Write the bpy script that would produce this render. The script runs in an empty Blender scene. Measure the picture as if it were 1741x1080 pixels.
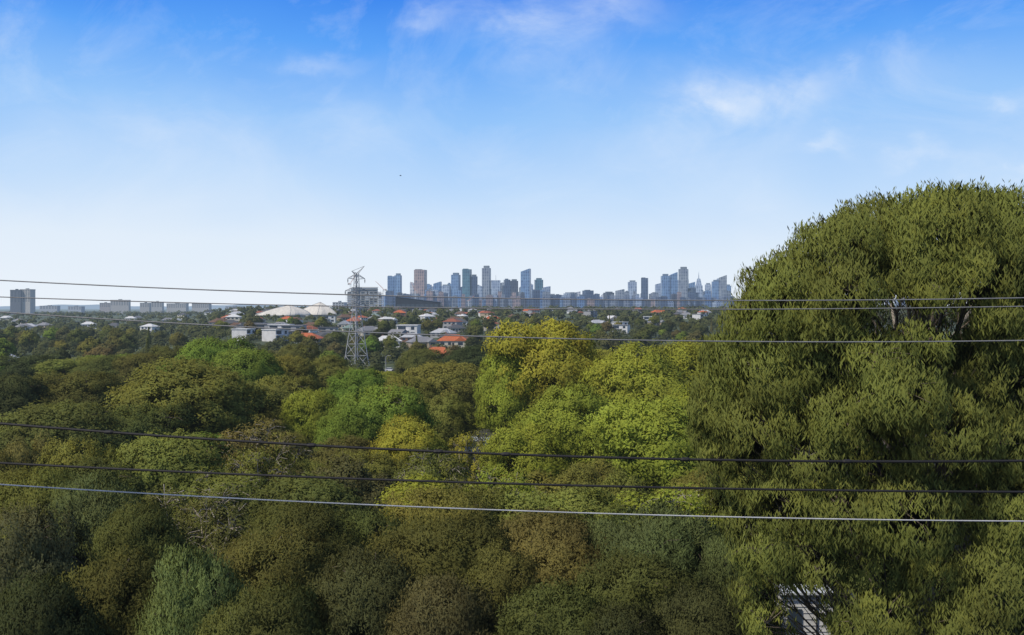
import bpy, math, random
import numpy as np
from mathutils import Vector, Quaternion
F=1692.0; CZ=30.0; PI=math.pi
rnd=random.Random(7); rng=np.random.default_rng(11)
sc=bpy.context.scene; COL=sc.collection
def P(px,py,d): return ((px-870.5)/F*d, d, CZ-(py-522)/F*d)
def PX(x,y): return x/max(y,1)*F+870.5
RP=([0,15,30,40,60,100,150,300,430,600,800,1000,1400,2000,3000,5000,60000],[24,20,13,10,7,4,2,2,3.5,10,15.5,19,23.5,24.5,8,0,-20])
LP=([0,15,30,40,60,100,150,300,430,800,1200,2000,4000,60000],[24,20,13,10,7,4,2,2,2.5,4,6,12,6,-20])
def ground(x,y):
    r=math.hypot(x,y); t=x/y if y>1 else 0
    t=min(1,max(0,(t+.36)/.10)); t=t*t*(3-2*t)
    g=np.interp(r,*RP)*t+np.interp(r,*LP)*(1-t)
    if r>60: g+=.4*math.sin(x*.03+1)*math.cos(y*.021)
    return float(g)
# ---------------------------------------------------------------- materials
def painted_haze(nt,sh,L=16000.):  # aerial haze painted into materials: bluish emission growing with distance from world origin
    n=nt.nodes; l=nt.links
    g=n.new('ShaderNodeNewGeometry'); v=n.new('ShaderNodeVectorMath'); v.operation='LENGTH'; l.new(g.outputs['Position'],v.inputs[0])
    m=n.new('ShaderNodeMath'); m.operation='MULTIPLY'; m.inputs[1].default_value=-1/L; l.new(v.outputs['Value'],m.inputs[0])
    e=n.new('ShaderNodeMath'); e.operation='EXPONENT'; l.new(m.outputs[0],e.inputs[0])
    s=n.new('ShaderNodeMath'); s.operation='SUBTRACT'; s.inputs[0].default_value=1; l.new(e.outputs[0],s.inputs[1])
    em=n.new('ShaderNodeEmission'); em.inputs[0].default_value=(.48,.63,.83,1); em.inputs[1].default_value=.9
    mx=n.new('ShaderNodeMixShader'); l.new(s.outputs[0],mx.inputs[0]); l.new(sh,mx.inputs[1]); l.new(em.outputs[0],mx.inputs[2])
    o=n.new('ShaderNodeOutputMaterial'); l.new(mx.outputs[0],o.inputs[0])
def newmat(name):
    m=bpy.data.materials.new(name); m.use_nodes=True; m.node_tree.nodes.clear()
    m.cycles.emission_sampling='NONE'; return m,m.node_tree
def mixc(nt,typ,fac,a,b):
    m=nt.nodes.new('ShaderNodeMix'); m.data_type='RGBA'; m.blend_type=typ
    for i,vv in ((0,fac),(6,a),(7,b)):
        if hasattr(vv,'node'): nt.links.new(vv,m.inputs[i])
        else: m.inputs[i].default_value=vv
    return m.outputs[2]
def ramp(nt,fac,stops):
    r=nt.nodes.new('ShaderNodeValToRGB'); nt.links.new(fac,r.inputs[0]); e=r.color_ramp.elements
    while len(e)<len(stops): e.new(.5)
    for k,(p,c) in enumerate(stops): e[k].position=p; e[k].color=(*c,1) if len(c)==3 else c
    return r.outputs[0]
def leafmat():
    m,nt=newmat('foliage'); n=nt.nodes; l=nt.links
    oi=n.new('ShaderNodeObjectInfo'); at=n.new('ShaderNodeAttribute'); at.attribute_name='v'
    r=ramp(nt,at.outputs['Fac'],[(0,(.66,.68,.7)),(.45,(.95,.97,.93)),(.8,(1.2,1.15,.95)),(1,(1.42,1.3,1.1))])
    c=mixc(nt,'MULTIPLY',1.,oi.outputs['Color'],r)
    tc=n.new('ShaderNodeNewGeometry'); no=n.new('ShaderNodeTexNoise'); no.inputs['Scale'].default_value=.3; no.inputs['Detail'].default_value=2
    l.new(tc.outputs['Position'],no.inputs['Vector'])
    r2=ramp(nt,no.outputs['Fac'],[(.3,(.84,.8,.8)),(.7,(1.15,1.18,1.1))])
    c=mixc(nt,'MULTIPLY',1.,c,r2)
    # leaf normals lean towards the outward direction of their clump, so clumps shade as soft volumes
    an=n.new('ShaderNodeAttribute'); an.attribute_name='nrm'
    vt=n.new('ShaderNodeVectorTransform'); vt.vector_type='NORMAL'; vt.convert_from='OBJECT'; vt.convert_to='WORLD'; l.new(an.outputs['Vector'],vt.inputs[0])
    nv=n.new('ShaderNodeVectorMath'); nv.operation='NORMALIZE'; l.new(vt.outputs[0],nv.inputs[0])
    sc1=n.new('ShaderNodeVectorMath'); sc1.operation='SCALE'; sc1.inputs['Scale'].default_value=.2; l.new(tc.outputs['Normal'],sc1.inputs[0])
    ad=n.new('ShaderNodeVectorMath'); ad.operation='ADD'; l.new(nv.outputs[0],ad.inputs[0]); l.new(sc1.outputs[0],ad.inputs[1])
    nn=n.new('ShaderNodeVectorMath'); nn.operation='NORMALIZE'; l.new(ad.outputs[0],nn.inputs[0])
    d=n.new('ShaderNodeBsdfDiffuse'); l.new(c,d.inputs['Color']); l.new(nn.outputs[0],d.inputs['Normal'])
    t=n.new('ShaderNodeBsdfTranslucent'); c2=mixc(nt,'MULTIPLY',1.,c,(1.35,1.3,.6,1)); l.new(c2,t.inputs[0])
    mx=n.new('ShaderNodeMixShader'); mx.inputs[0].default_value=.22; l.new(d.outputs[0],mx.inputs[1]); l.new(t.outputs[0],mx.inputs[2])
    painted_haze(nt,mx.outputs[0]); return m
def flat(name,col,rough=.7,noise=.25,scale=1.,useobj=False,metal=0.,spec=.3):
    m,nt=newmat(name); n=nt.nodes; l=nt.links
    tc=n.new('ShaderNodeTexCoord'); no=n.new('ShaderNodeTexNoise'); no.inputs['Scale'].default_value=scale; no.inputs['Detail'].default_value=4
    l.new(tc.outputs['Object'],no.inputs['Vector'])
    r=ramp(nt,no.outputs['Fac'],[(.3,(1-noise,)*3),(.7,(1+noise,)*3)])
    if useobj: oi=n.new('ShaderNodeObjectInfo'); base=oi.outputs['Color']
    else: base=(*col,1)
    c=mixc(nt,'MULTIPLY',1.,base,r)
    d=n.new('ShaderNodeBsdfPrincipled'); d.inputs['Roughness'].default_value=rough; d.inputs['Metallic'].default_value=metal; d.inputs['Specular IOR Level'].default_value=spec
    l.new(c,d.inputs['Base Color']); painted_haze(nt,d.outputs[0]); return m
def facademat():
    m,nt=newmat('tower_facade'); n=nt.nodes; l=nt.links
    tc=n.new('ShaderNodeTexCoord'); s=n.new('ShaderNodeSeparateXYZ'); l.new(tc.outputs['Object'],s.inputs[0])
    a=n.new('ShaderNodeMath'); a.operation='ADD'; l.new(s.outputs[0],a.inputs[0]); l.new(s.outputs[1],a.inputs[1])
    cb=n.new('ShaderNodeCombineXYZ'); l.new(a.outputs[0],cb.inputs[0]); l.new(s.outputs[2],cb.inputs[1])
    br=n.new('ShaderNodeTexBrick'); br.offset=0; br.inputs['Scale'].default_value=1; br.inputs['Brick Width'].default_value=11; br.inputs['Row Height'].default_value=15
    br.inputs['Mortar Size'].default_value=1.6; br.inputs['Mortar Smooth'].default_value=.3; br.inputs['Bias'].default_value=0
    br.inputs['Color1'].default_value=(.4,.46,.6,1); br.inputs['Color2'].default_value=(1.1,1.1,1.1,1); br.inputs['Mortar'].default_value=(1.8,1.7,1.6,1)
    l.new(cb.outputs[0],br.inputs['Vector'])
    no=n.new('ShaderNodeTexNoise'); no.inputs['Scale'].default_value=.02; l.new(tc.outputs['Object'],no.inputs['Vector'])
    oi=n.new('ShaderNodeObjectInfo'); c=mixc(nt,'MULTIPLY',.9,oi.outputs['Color'],br.outputs['Color'])
    c=mixc(nt,'MULTIPLY',1.,c,ramp(nt,no.outputs['Fac'],[(.3,(.65,.7,.85)),(.7,(1.3,1.28,1.2))]))
    d=n.new('ShaderNodeBsdfPrincipled'); d.inputs['Roughness'].default_value=.35; l.new(c,d.inputs['Base Color'])
    painted_haze(nt,d.outputs[0],29000); return m
def groundmat():
    m,nt=newmat('grass_ground'); n=nt.nodes; l=nt.links
    g=n.new('ShaderNodeNewGeometry')
    no=n.new('ShaderNodeTexNoise'); no.inputs['Scale'].default_value=.012; no.inputs['Detail'].default_value=6; l.new(g.outputs['Position'],no.inputs['Vector'])
    c1=ramp(nt,no.outputs['Fac'],[(.35,(.035,.045,.018)),(.5,(.055,.07,.025)),(.62,(.10,.12,.04)),(.75,(.10,.09,.055))])
    n2=n.new('ShaderNodeTexNoise'); n2.inputs['Scale'].default_value=.8; n2.inputs['Detail'].default_value=6; l.new(g.outputs['Position'],n2.inputs['Vector'])
    c2=ramp(nt,n2.outputs['Fac'],[(.3,(.025,.027,.012)),(.7,(.055,.05,.025))])
    v=n.new('ShaderNodeVectorMath'); v.operation='LENGTH'; l.new(g.outputs['Position'],v.inputs[0])
    mr=n.new('ShaderNodeMapRange'); mr.inputs[1].default_value=280; mr.inputs[2].default_value=340; l.new(v.outputs['Value'],mr.inputs[0])
    c=mixc(nt,'MIX',mr.outputs[0],c2,c1)
    d=n.new('ShaderNodeBsdfPrincipled'); d.inputs['Roughness'].default_value=.9; l.new(c,d.inputs['Base Color']); painted_haze(nt,d.outputs[0]); return m
M=dict(leaf=leafmat(),bark=flat('bark',(.12,.095,.07),.9,.45,3),palebark=flat('pale_bark',(.32,.28,.23),.85,.4,2),
 facade=facademat(),ground=groundmat(),paint=flat('painted_surface',(1,1,1),.6,.12,.4,True),roof=flat('roof_tiles',(1,1,1),.75,.25,2,True),
 glass=flat('window_glass',(.035,.05,.07),.15,.2,.5,spec=.6),white=flat('white_paint',(.62,.62,.61),.6,.08,1),steel=flat('galvanised_steel',(.36,.36,.36),.6,.15,1),
 cable=flat('black_cable',(.018,.016,.016),.6,.2,4),cablegrey=flat('grey_cable',(.2,.2,.2),.5,.15,4),cablepale=flat('pale_grey_cable',(.42,.42,.42),.5,.15,4),asph=flat('asphalt',(.06,.06,.062),.9,.2,.5),
 conc=flat('concrete',(.36,.35,.33),.8,.15,.2),dark=flat('dark_cladding',(.03,.035,.045),.4,.2,.1),rubber=flat('rubber',(.02,.02,.02),.8,.1,4),
 hill=flat('hazy_hill',(.06,.08,.09),.9,.4,.002),path=flat('gravel_path',(.30,.28,.24),.9,.2,.3),water=flat('river_water',(.42,.45,.48),.25,.15,.2,spec=.5),bird=flat('feathers',(.03,.03,.03),.8,.1,3))
# ---------------------------------------------------------------- builders
class MB:
    def __init__(s): s.v=[]; s.f=[]
    def box(s,x0,x1,y0,y1,z0,z1):
        b=len(s.v); s.v+=[(x0,y0,z0),(x1,y0,z0),(x1,y1,z0),(x0,y1,z0),(x0,y0,z1),(x1,y0,z1),(x1,y1,z1),(x0,y1,z1)]
        s.f+=[tuple(b+i for i in q) for q in ((3,2,1,0),(4,5,6,7),(0,1,5,4),(1,2,6,5),(2,3,7,6),(3,0,4,7))]; return s
    def poly(s,vs,fs):
        b=len(s.v); s.v+=list(vs); s.f+=[tuple(b+i for i in q) for q in fs]; return s
    def taper(s,x0,x1,y0,y1,z0,z1,k,dx=0):
        cx,cy=(x0+x1)/2,(y0+y1)/2; g=lambda x,y:(cx+(x-cx)*k+dx,cy+(y-cy)*k)
        b=[(x0,y0),(x1,y0),(x1,y1),(x0,y1)]
        return s.poly([(x,y,z0) for x,y in b]+[(*g(x,y),z1) for x,y in b],[(3,2,1,0),(4,5,6,7),(0,1,5,4),(1,2,6,5),(2,3,7,6),(3,0,4,7)])
    def tube(s,pts,rad,n=6):
        pts=[Vector(p) for p in pts]; b=len(s.v); N=len(pts)
        for i,p in enumerate(pts):
            t=(pts[min(i+1,N-1)]-pts[max(i-1,0)]).normalized(); a=t.cross(Vector((0,0,1)))
            if a.length<.05: a=t.cross(Vector((1,0,0)))
            a.normalize(); c=t.cross(a); r=rad[i] if hasattr(rad,'__len__') else rad
            for k in range(n):
                th=2*PI*k/n; q=p+a*(r*math.cos(th))+c*(r*math.sin(th)); s.v.append(tuple(q))
        for i in range(N-1):
            for k in range(n): s.f.append((b+i*n+k,b+i*n+(k+1)%n,b+(i+1)*n+(k+1)%n,b+(i+1)*n+k))
        s.f.append(tuple(b+k for k in range(n))[::-1]); s.f.append(tuple(b+(N-1)*n+k for k in range(n))); return s
    def mesh(s,name,mat):
        m=bpy.data.meshes.new(name); m.from_pydata(s.v,[],s.f); m.materials.append(M[mat]); m.update(); return m
    def obj(s,name,mat,parent=None,color=None):
        return mk(name,s.mesh(name,mat),parent,color)
def mk(name,me,parent=None,color=None):
    o=bpy.data.objects.new(name,me); COL.objects.link(o)
    if parent: o.parent=parent
    if color: o.color=(*color,1)
    return o
REG=[]
def tag(o,label,cat,group=None,kind=None,px=None):
    o['label']=label
    if kind: o['kind']=kind
    else: o['category']=cat
    if group: o['group']=group
    if px is not None: REG.append((o,label,px))
    return o
def empty(name,loc,rz=0):
    o=bpy.data.objects.new(name,None); COL.objects.link(o); o.location=loc; o.rotation_euler.z=rz; o.empty_display_size=.5; return o
def struct(o): o['kind']='structure'; return o
# ---------------------------------------------------------------- terrain
def terrain():
    R=[0.01]+list(np.geomspace(4,60000,150)); A=240; v=[];f=[]
    for r in R:
        for k in range(A):
            a=2*PI*k/A; x,y=r*math.sin(a),r*math.cos(a); v.append((x,y,ground(x,y)))
    for i in range(len(R)-1):
        for k in range(A): f.append((i*A+k,(i+1)*A+k,(i+1)*A+(k+1)%A,i*A+(k+1)%A))
    m=bpy.data.meshes.new('ground'); m.from_pydata(v,[],f); m.materials.append(M['ground'])
    m.polygons.foreach_set('use_smooth',[True]*len(f)); o=mk('ground',m); struct(o)
    o['label']='green and brown valley floor rising to the suburb'
terrain()
def strip(name,pts,w,mat,dz):
    mb=MB(); vs=[]; P2=[]
    for (a,b) in zip(pts[:-1],pts[1:]):
        for t in np.linspace(0,1,14,endpoint=False): P2.append((a[0]+(b[0]-a[0])*t,a[1]+(b[1]-a[1])*t))
    P2.append(pts[-1])
    for i,p in enumerate(P2):
        q=P2[min(i+1,len(P2)-1)]; q0=P2[max(i-1,0)]; d=Vector((q[0]-q0[0],q[1]-q0[1])).normalized(); nn=Vector((-d.y,d.x))*w/2
        z=max(ground(p[0]+nn.x*s,p[1]+nn.y*s) for s in (-1,0,1))+dz
        vs+= [(p[0]+nn.x,p[1]+nn.y,z),(p[0]-nn.x,p[1]-nn.y,z)]
    mb.poly(vs,[(2*i,2*i+1,2*i+3,2*i+2) for i in range(len(P2)-1)]); return struct(mb.obj(name,mat))
r_=strip('river',[(-60,212),(-20,205),(15,196),(60,200)],22,'water',.25); r_['label']='pale river surface glimpsed through the wood'
r_=strip('road',[(-140,408),(-60,404),(20,402),(90,412)],8,'asph',.5); r_['label']='asphalt road passing below the pylon'
r_=strip('path',[(-215,380),(-195,430),(-205,500),(-180,600)],3,'path',.3); r_['label']='pale gravel path crossing the park grass'
def hills():
    for (a0,a1,d,hs,seed) in ((-.62,-.12,16000,48,1),(-.2,.62,20000,30,5)):
        mb=MB(); n=90; vs=[]
        for i in range(n+1):
            t=a0+(a1-a0)*i/n; e=min(1,6*min(i,n-i)/n)
            h=hs*e*(1+.35*math.sin(i*.21+seed)+.15*math.sin(i*.7+seed))
            vs+=[(t*d,d,-30),(t*d*1.01,d*1.03,h+5),(t*d*1.05,d*1.2,-30)]
        fs=[]
        for i in range(n): fs+=[(3*i,3*i+3,3*i+4,3*i+1),(3*i+1,3*i+4,3*i+5,3*i+2)]
        mb.poly(vs,fs); o=struct(mb.obj('hills','hill')); o['label']='low blue hazy hills along the horizon '+('at left' if a0<-.5 else 'behind the skyline')
hills()
# ---------------------------------------------------------------- foliage
def unit(a): return a/np.maximum(np.linalg.norm(a,axis=1,keepdims=True),1e-6)
class Leaves:
    def __init__(s): s.p=[];s.v=[];s.n=[]
    def add(s,pos,nor,w,l,droop,val,sm=None):
        n=len(pos); s.n.append(nor if sm is None else sm); L=unit(np.cross(nor,rng.normal(size=(n,3)))) 
        if droop>0:
            L=unit(L*(1-droop)+np.array([0,0,-1.])*droop); nor=unit(nor-L*np.sum(nor*L,axis=1,keepdims=True)*.8); 
        W=unit(np.cross(nor,L)); k=rng.uniform(.65,1.35,(n,1)); l=l*k; w=w*k
        q=np.stack([pos-L*l*.5,pos+W*w*.5-L*l*.05,pos+L*l*.5,pos-W*w*.5-L*l*.05],axis=1)
        s.p.append(q.reshape(-1,3)); s.v.append(val)
    def mesh(s,name='crown'):
        p=np.concatenate(s.p).astype(np.float32); v=np.clip(np.concatenate(s.v),0,1).astype(np.float32); n=len(v)
        m=bpy.data.meshes.new(name); m.vertices.add(n*4); m.vertices.foreach_set('co',p.ravel())
        m.loops.add(n*4); m.loops.foreach_set('vertex_index',np.arange(n*4,dtype=np.int32))
        m.polygons.add(n); m.polygons.foreach_set('loop_start',np.arange(0,n*4,4,dtype=np.int32))
        m.update(calc_edges=True); a=m.attributes.new('v','FLOAT','FACE'); a.data.foreach_set('value',v)
        a=m.attributes.new('nrm','FLOAT_VECTOR','FACE'); a.data.foreach_set('vector',np.concatenate(s.n).astype(np.float32).ravel()); m.materials.append(M['leaf']); return m
def fill_lobe(LV,c,r,dens,w,l,sr,droop=0,low=-.55,ctr=None,cw=.6):
    c=np.array(c);r=np.array(r); area=4*PI*(r[0]*r[1]+r[1]*r[2]+r[0]*r[2])/3
    n=int(area*dens); m=max(7,int(area/(sr*sr*1.9)))
    d=unit(rng.normal(size=(m*2,3))); d=d[d[:,2]>low][:m]; m=len(d)
    lobev=rng.uniform(-.1,.1)
    rad=rng.uniform(.78,1.02,(m,1)); cc=c+d*r*rad; sv=rng.uniform(-.12,.12,m)
    idx=rng.integers(0,m,n); off=unit(rng.normal(size=(n,3)))*(rng.uniform(0,1,(n,1))**.5)*sr*np.array([1,1,.8])*rng.uniform(.7,1.35,m)[idx][:,None]
    if droop>0: off[:,2]-=rng.uniform(0,1,n)**2*sr*1.4*droop
    pos=cc[idx]+off
    sm=d[idx]*.9+unit(off+1e-6)*.38+np.array([0,0,.1])
    if ctr is not None: sm=sm+unit(pos-np.array(ctr))*cw
    sm=unit(sm); nor=unit(sm+rng.normal(size=(n,3))*.4)
    LV.add(pos,nor,w,l,droop,.5+lobev+sv[idx]+rng.normal(0,.1,n),sm)
    return cc
def dome(W,H,K,seed,cb=.28,lr=(.3,.46),irregular=.12):
    R=random.Random(seed); out=[]; hz=H*(1-cb)/2; cz=H-hz
    for i in range(K):
        z=1-1.55*(i+.5)/K; ph=i*2.399+R.uniform(-.4,.4); q=math.sqrt(max(0,1-z*z))
        rr=R.uniform(*lr)*W/2; s=1+R.uniform(-irregular,irregular)
        x=math.cos(ph)*q*(W/2-rr)*s; y=math.sin(ph)*q*(W/2-rr)*s
        zz=cz+z*(hz-rr*.75)*(1+R.uniform(-irregular,irregular)*.8)
        out.append((x,y,zz,rr*R.uniform(.9,1.2),rr*R.uniform(.9,1.2),rr*R.uniform(.62,.85)))
    return out
def wood(lobes,ctrs,H,tr,seed,trunkfrac=.4,twig=.02,ntw=5,reach=1.03):
    R=random.Random(seed); mb=MB(); tp=[(0,0,-1.5)]; n=5
    for i in range(1,n+1): tp.append((R.uniform(-.03,.03)*H*.5*i/n,R.uniform(-.03,.03)*H*.5*i/n,H*trunkfrac*1.5*i/n))
    mb.tube(tp,[tr*(1.15-.13*i) for i in range(n+1)],8)
    for (l,cs) in zip(lobes,ctrs):
        f=R.uniform(.35,.95); k=max(1,int(f*n)); a=Vector(tp[k]); b=Vector(l[:3])
        mid=a.lerp(b,.5)+Vector((R.uniform(-.3,.3),R.uniform(-.3,.3),R.uniform(-.1,.5)))*(b-a).length*.15
        mb.tube([a,a.lerp(mid,.5)+Vector((0,0,.02*H)),mid,b],[tr*.45,tr*.34,tr*.26,tr*.12],5)
        for j in range(ntw):
            q=Vector(cs[R.randrange(len(cs))]); mb.tube([b,b.lerp(q,.55)+Vector((0,0,.02*H)),b.lerp(q,reach)],[tr*.14,tr*.09,twig],4)
    return mb
class Proto: pass
def proto(W,H,K,seed,dens,w,l,sr,droop=0,lr=(.3,.46),cb=.28,bark='bark',irr=.12,ntw=4,tr=None):
    p=Proto(); p.W=W;p.H=H; lobes=dome(W,H,K,seed,cb,lr,irr); LV=Leaves(); cs=[]
    for L in lobes: cs.append(fill_lobe(LV,L[:3],L[3:],dens,w,l,sr,droop,ctr=(0,0,H*.5)))
    p.crown=LV.mesh(); co=np.concatenate(LV.p); p.W=float(np.percentile(np.abs(co[:,0]),99)*2); p.H=float(np.percentile(co[:,2],99.8))
    p.trunk=wood(lobes,cs,H,tr or H*.02,seed,ntw=ntw,reach=1.2 if ntw>8 else 1.03,twig=.02).mesh('trunk',bark); return p
def cypress(seed):
    p=Proto(); LV=Leaves(); n=1600; t=rng.uniform(0,1,n)**1.2; a=rng.uniform(0,2*PI,n); r=(1-t)*1.7*rng.uniform(.7,1.05,n)+.1
    pos=np.stack([r*np.cos(a),r*np.sin(a),1+t*11],1); nor=unit(np.stack([np.cos(a),np.sin(a),.5+0*a],1)+rng.normal(size=(n,3))*.4)
    LV.add(pos,nor,.5,.7,0,.5+rng.normal(0,.2,n)); p.crown=LV.mesh(); p.W=3.6;p.H=12; p.trunk=MB().tube([(0,0,-1),(0,0,9)],[.25,.06],6).mesh('trunk','bark'); return p
near={'gum':[proto(7,10,10,s,210,.05,.17,.5,.4,(.4,.62),irr=.34) for s in (1,2)],
 'bush':[proto(7,9,13,s,220,.055,.14,.45,.15,(.34,.52),.15,irr=.3) for s in (3,4)],
 'pep':[proto(7,9.5,11,s,200,.042,.18,.45,.5,(.36,.55),.15,irr=.3) for s in (5,6)],
 'thin':[proto(7,10,13,s,75,.065,.17,.42,.15,(.25,.38),.35,'palebark',.25,16) for s in (7,8)]}
mid={'gum':[proto(13,17,11,s,44,.135,.34,.85,.3,(.36,.64),.25,irr=.4) for s in (11,12,13)],
 'bush':[proto(12,14,14,s,48,.14,.29,.75,.1,(.3,.54),.15,irr=.34) for s in (14,15)],
 'pep':[proto(12,14,16,16,38,.13,.36,.8,.4,(.3,.42),.15)],
 'thin':[proto(12,16,15,s,16,.16,.32,.75,.1,(.22,.36),.35,'palebark',.25,14) for s in (17,18)]}
far={'gum':[proto(10,11,10,s,8,.45,.7,.9,0,(.34,.5),.15,ntw=1,irr=.2) for s in (21,22,23)],'cyp':[cypress(1)]}
CN={'yg':((.275,.285,.048),'yellow-green'),'gr':((.17,.225,.045),'fresh-green'),'ol':((.185,.185,.05),'olive'),'do':((.118,.122,.04),'dark-olive'),
 'br':((.155,.143,.052),'brownish'),'ru':((.145,.122,.055),'rusty-brown'),'bg':((.135,.16,.066),'blue-green'),'dk':((.07,.08,.035),'blackish'),
 'lg':((.175,.21,.08),'pale-green'),'gg':((.11,.12,.06),'grey-green')}
KN={'gum':('gum_tree','domed gum tree'),'bush':('bushy_tree','bushy tree'),'pep':('pepper_tree','feathery weeping tree'),'thin':('sparse_tree','sparse twiggy tree'),'cyp':('cypress_tree','pointed cypress')}
def zone(px):
    for a,b in ((130,'at the left edge'),(300,'well left of the domes'),(440,'left of the domes'),(570,'just left of the pylon'),(650,'by the pylon'),(820,'just right of the pylon'),(1040,'mid-picture'),(1190,'left of the giant gum')):
        if px<a: return b
    return 'behind the giant gum'
def dep(d):
    for a,b in ((39,'front row'),(50,'second row'),(66,'third row'),(92,'fourth row'),(130,'middle wood'),(200,'back of wood')):
        if d<a: return b
    return 'far wood edge'
TREES=[]
def place(pr,kind,x,y,z,sx,sz,ckey,px,d,share=False,jit=.12):
    nm,kn=KN[kind]; t=empty(nm,(x,y,z),rnd.uniform(0,2*PI)); t.scale=(sx,sx,sz)
    c,cn=CN[ckey]; j=[rnd.uniform(1-jit,1+jit) for _ in range(2)]
    o=mk('crown',pr.crown,t,(c[0]*j[0]*j[1],c[1]*j[1],c[2]*j[1])); mk('trunk',pr.trunk,t)
    if share:
        g='%s %s beyond the wood, %s'%(cn,kn,zone(px)); tag(t,'small %s %s beyond the wood, %s'%(cn,kn,zone(px)),'tree',g)
    else: tag(t,'%s %s, %s, %s'%(cn,kn,dep(d),zone(px)),'tree','trees of the valley wood',px=px)
    TREES.append((x,y)); return t
def anchor(px,top,wpx,d,ck,kind='gum',k=0):
    pr=(near if d<66 else mid)[kind]; pr=pr[k%len(pr)]
    x,y,zt=P(px,top,d); z=ground(x,y); sx=wpx/F*d/pr.W; sz=(zt-z)/pr.H
    return place(pr,kind,x,y,z,sx,sz,ck,px,d)
A=[(355,576,140,205,'gr','gum',0),(425,594,125,195,'gr','gum',1),(552,606,95,235,'ol','gum',2),(612,630,140,180,'gr','gum',0),(485,606,120,205,'ol','gum',1),
(500,586,80,270,'do','gum',0),(455,596,90,255,'do','gum',2),(250,602,110,250,'do','gum',1),(180,606,110,262,'do','gum',2),(60,604,110,275,'dk','gum',0),(715,594,90,300,'do','gum',1),(800,588,100,290,'dk','gum',2),(300,588,90,260,'do','gum',0),
(330,612,245,140,'ol','gum',2),(150,632,170,170,'do','gum',0),(15,640,120,160,'dk','gum',1),(95,688,230,118,'do','gum',1),(640,658,175,125,'gr','gum',0),(590,690,120,120,'gr','gum',2),
(755,618,170,190,'ol','gum',1),(755,672,110,150,'ol','gum',2),(700,640,110,165,'ol','gum',0),(930,547,225,150,'yg','gum',0),(865,592,120,146,'yg','gum',1),(1000,596,120,148,'yg','gum',2),(1090,588,190,140,'yg','gum',2),(1180,582,160,155,'yg','gum',1),
(1110,680,240,96,'yg','gum',1),(1190,650,170,105,'yg','gum',0),(960,655,180,118,'yg','gum',2),(700,710,130,108,'yg','gum',2),(895,722,170,100,'yg','gum',0),(800,735,90,112,'yg','thin',0),(535,664,110,150,'yg','gum',1),
(470,640,130,165,'ol','gum',0),(230,690,170,125,'do','gum',0),(40,742,130,92,'br','bush',1),(150,748,150,86,'ol','gum',0),(285,740,220,86,'ol','gum',1),(430,716,190,96,'br','thin',1),(450,760,150,84,'ol','thin',0),
(600,776,190,80,'ru','bush',0),(740,760,140,86,'ol','thin',1),(860,795,170,74,'yg','thin',1),(830,830,170,66,'ol','gum',1),(1010,780,150,84,'ol','gum',0),(1060,810,150,72,'ol','gum',2),
(740,832,230,60,'ol','gum',0),(180,812,250,56,'bg','pep',0),(60,800,190,64,'ol','gum',1),(350,828,250,58,'br','thin',0),(500,862,240,53,'do','gum',1),(615,872,200,55,'do','gum',0),
(930,882,240,50,'br','gum',1),(1130,865,280,48,'bg','pep',1),(1020,880,180,52,'bg','pep',0),(1080,948,270,42,'do','gum',0),(45,865,210,41,'gg','bush',1),(200,945,250,38,'do','gum',0),(330,935,210,36.5,'lg','pep',1),
(120,930,180,44,'do','bush',0),(470,905,260,43,'do','gum',0),(620,940,230,37,'dk','gum',0),(760,985,210,35,'ru','gum',1),(935,1000,240,34,'do','gum',0),(860,930,200,42,'do','bush',0),(745,880,260,46,'do','gum',1),
(1190,1000,190,36,'dk','gum',1),(1230,910,140,46,'bg','pep',0),(450,1000,220,34,'do','gum',1),(60,990,220,33,'dk','gum',1),(1060,1030,170,33,'dk','bush',1),(1500,880,300,52,'do','gum',0),(1700,850,300,50,'do','gum',1),
(1330,760,220,80,'ol','gum',0),(1500,720,260,95,'ol','gum',2),(1690,690,260,98,'do','gum',1),(1350,640,240,150,'yg','gum',1),(1550,600,240,170,'ol','gum',0),(1700,600,220,170,'do','gum',2),(1730,960,200,37,'gg','pep',0),(230,860,180,50,'do','gum',1),(10,770,130,78,'do','gum',0),
(1275,985,110,40,'dk','gum',1),(1580,1010,190,41,'do','gum',0)]
for a in A: anchor(*a)
cnt=0
for ring in np.geomspace(62,310,17):
    hw=ring*.56; step=max(8.5,ring*.068)
    x=-hw+rnd.uniform(0,step)
    while x<hw*1.02:
        d=ring*rnd.uniform(.96,1.05); px=PX(x,d); h=rnd.uniform(8.5,14.5) if d>200 else rnd.uniform(6.5,12.5); xx=x; x+=step*rnd.uniform(.8,1.3)
        if 740<px<850 and 95<d<225: continue
        if 645<px<700 and d>215: continue
        if 560<px<650 and d>215: h=9.5
        if px<160 and d>285: continue
        if min(math.hypot(xx-a,d-b) for a,b in TREES)<step*.62: continue
        if px<600: ck=rnd.choice(['do','ol','ol','br','gr','gr'])
        elif px<1200: ck=rnd.choice(['ol','yg','yg','yg','do'])
        else: ck=rnd.choice(['ol','do'])
        if 440<px<830 and d>230: h=min(max(h,10),rnd.uniform(10.5,13))
        kind=rnd.choice(['gum','gum','gum','bush','thin' if d<200 else 'gum']); pr=rnd.choice(mid[kind])
        place(pr,kind,xx,d,ground(xx,d),rnd.uniform(1.05,1.4)*step/pr.W,h/pr.H,ck,px,d); cnt+=1
print('infill',cnt)
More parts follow.
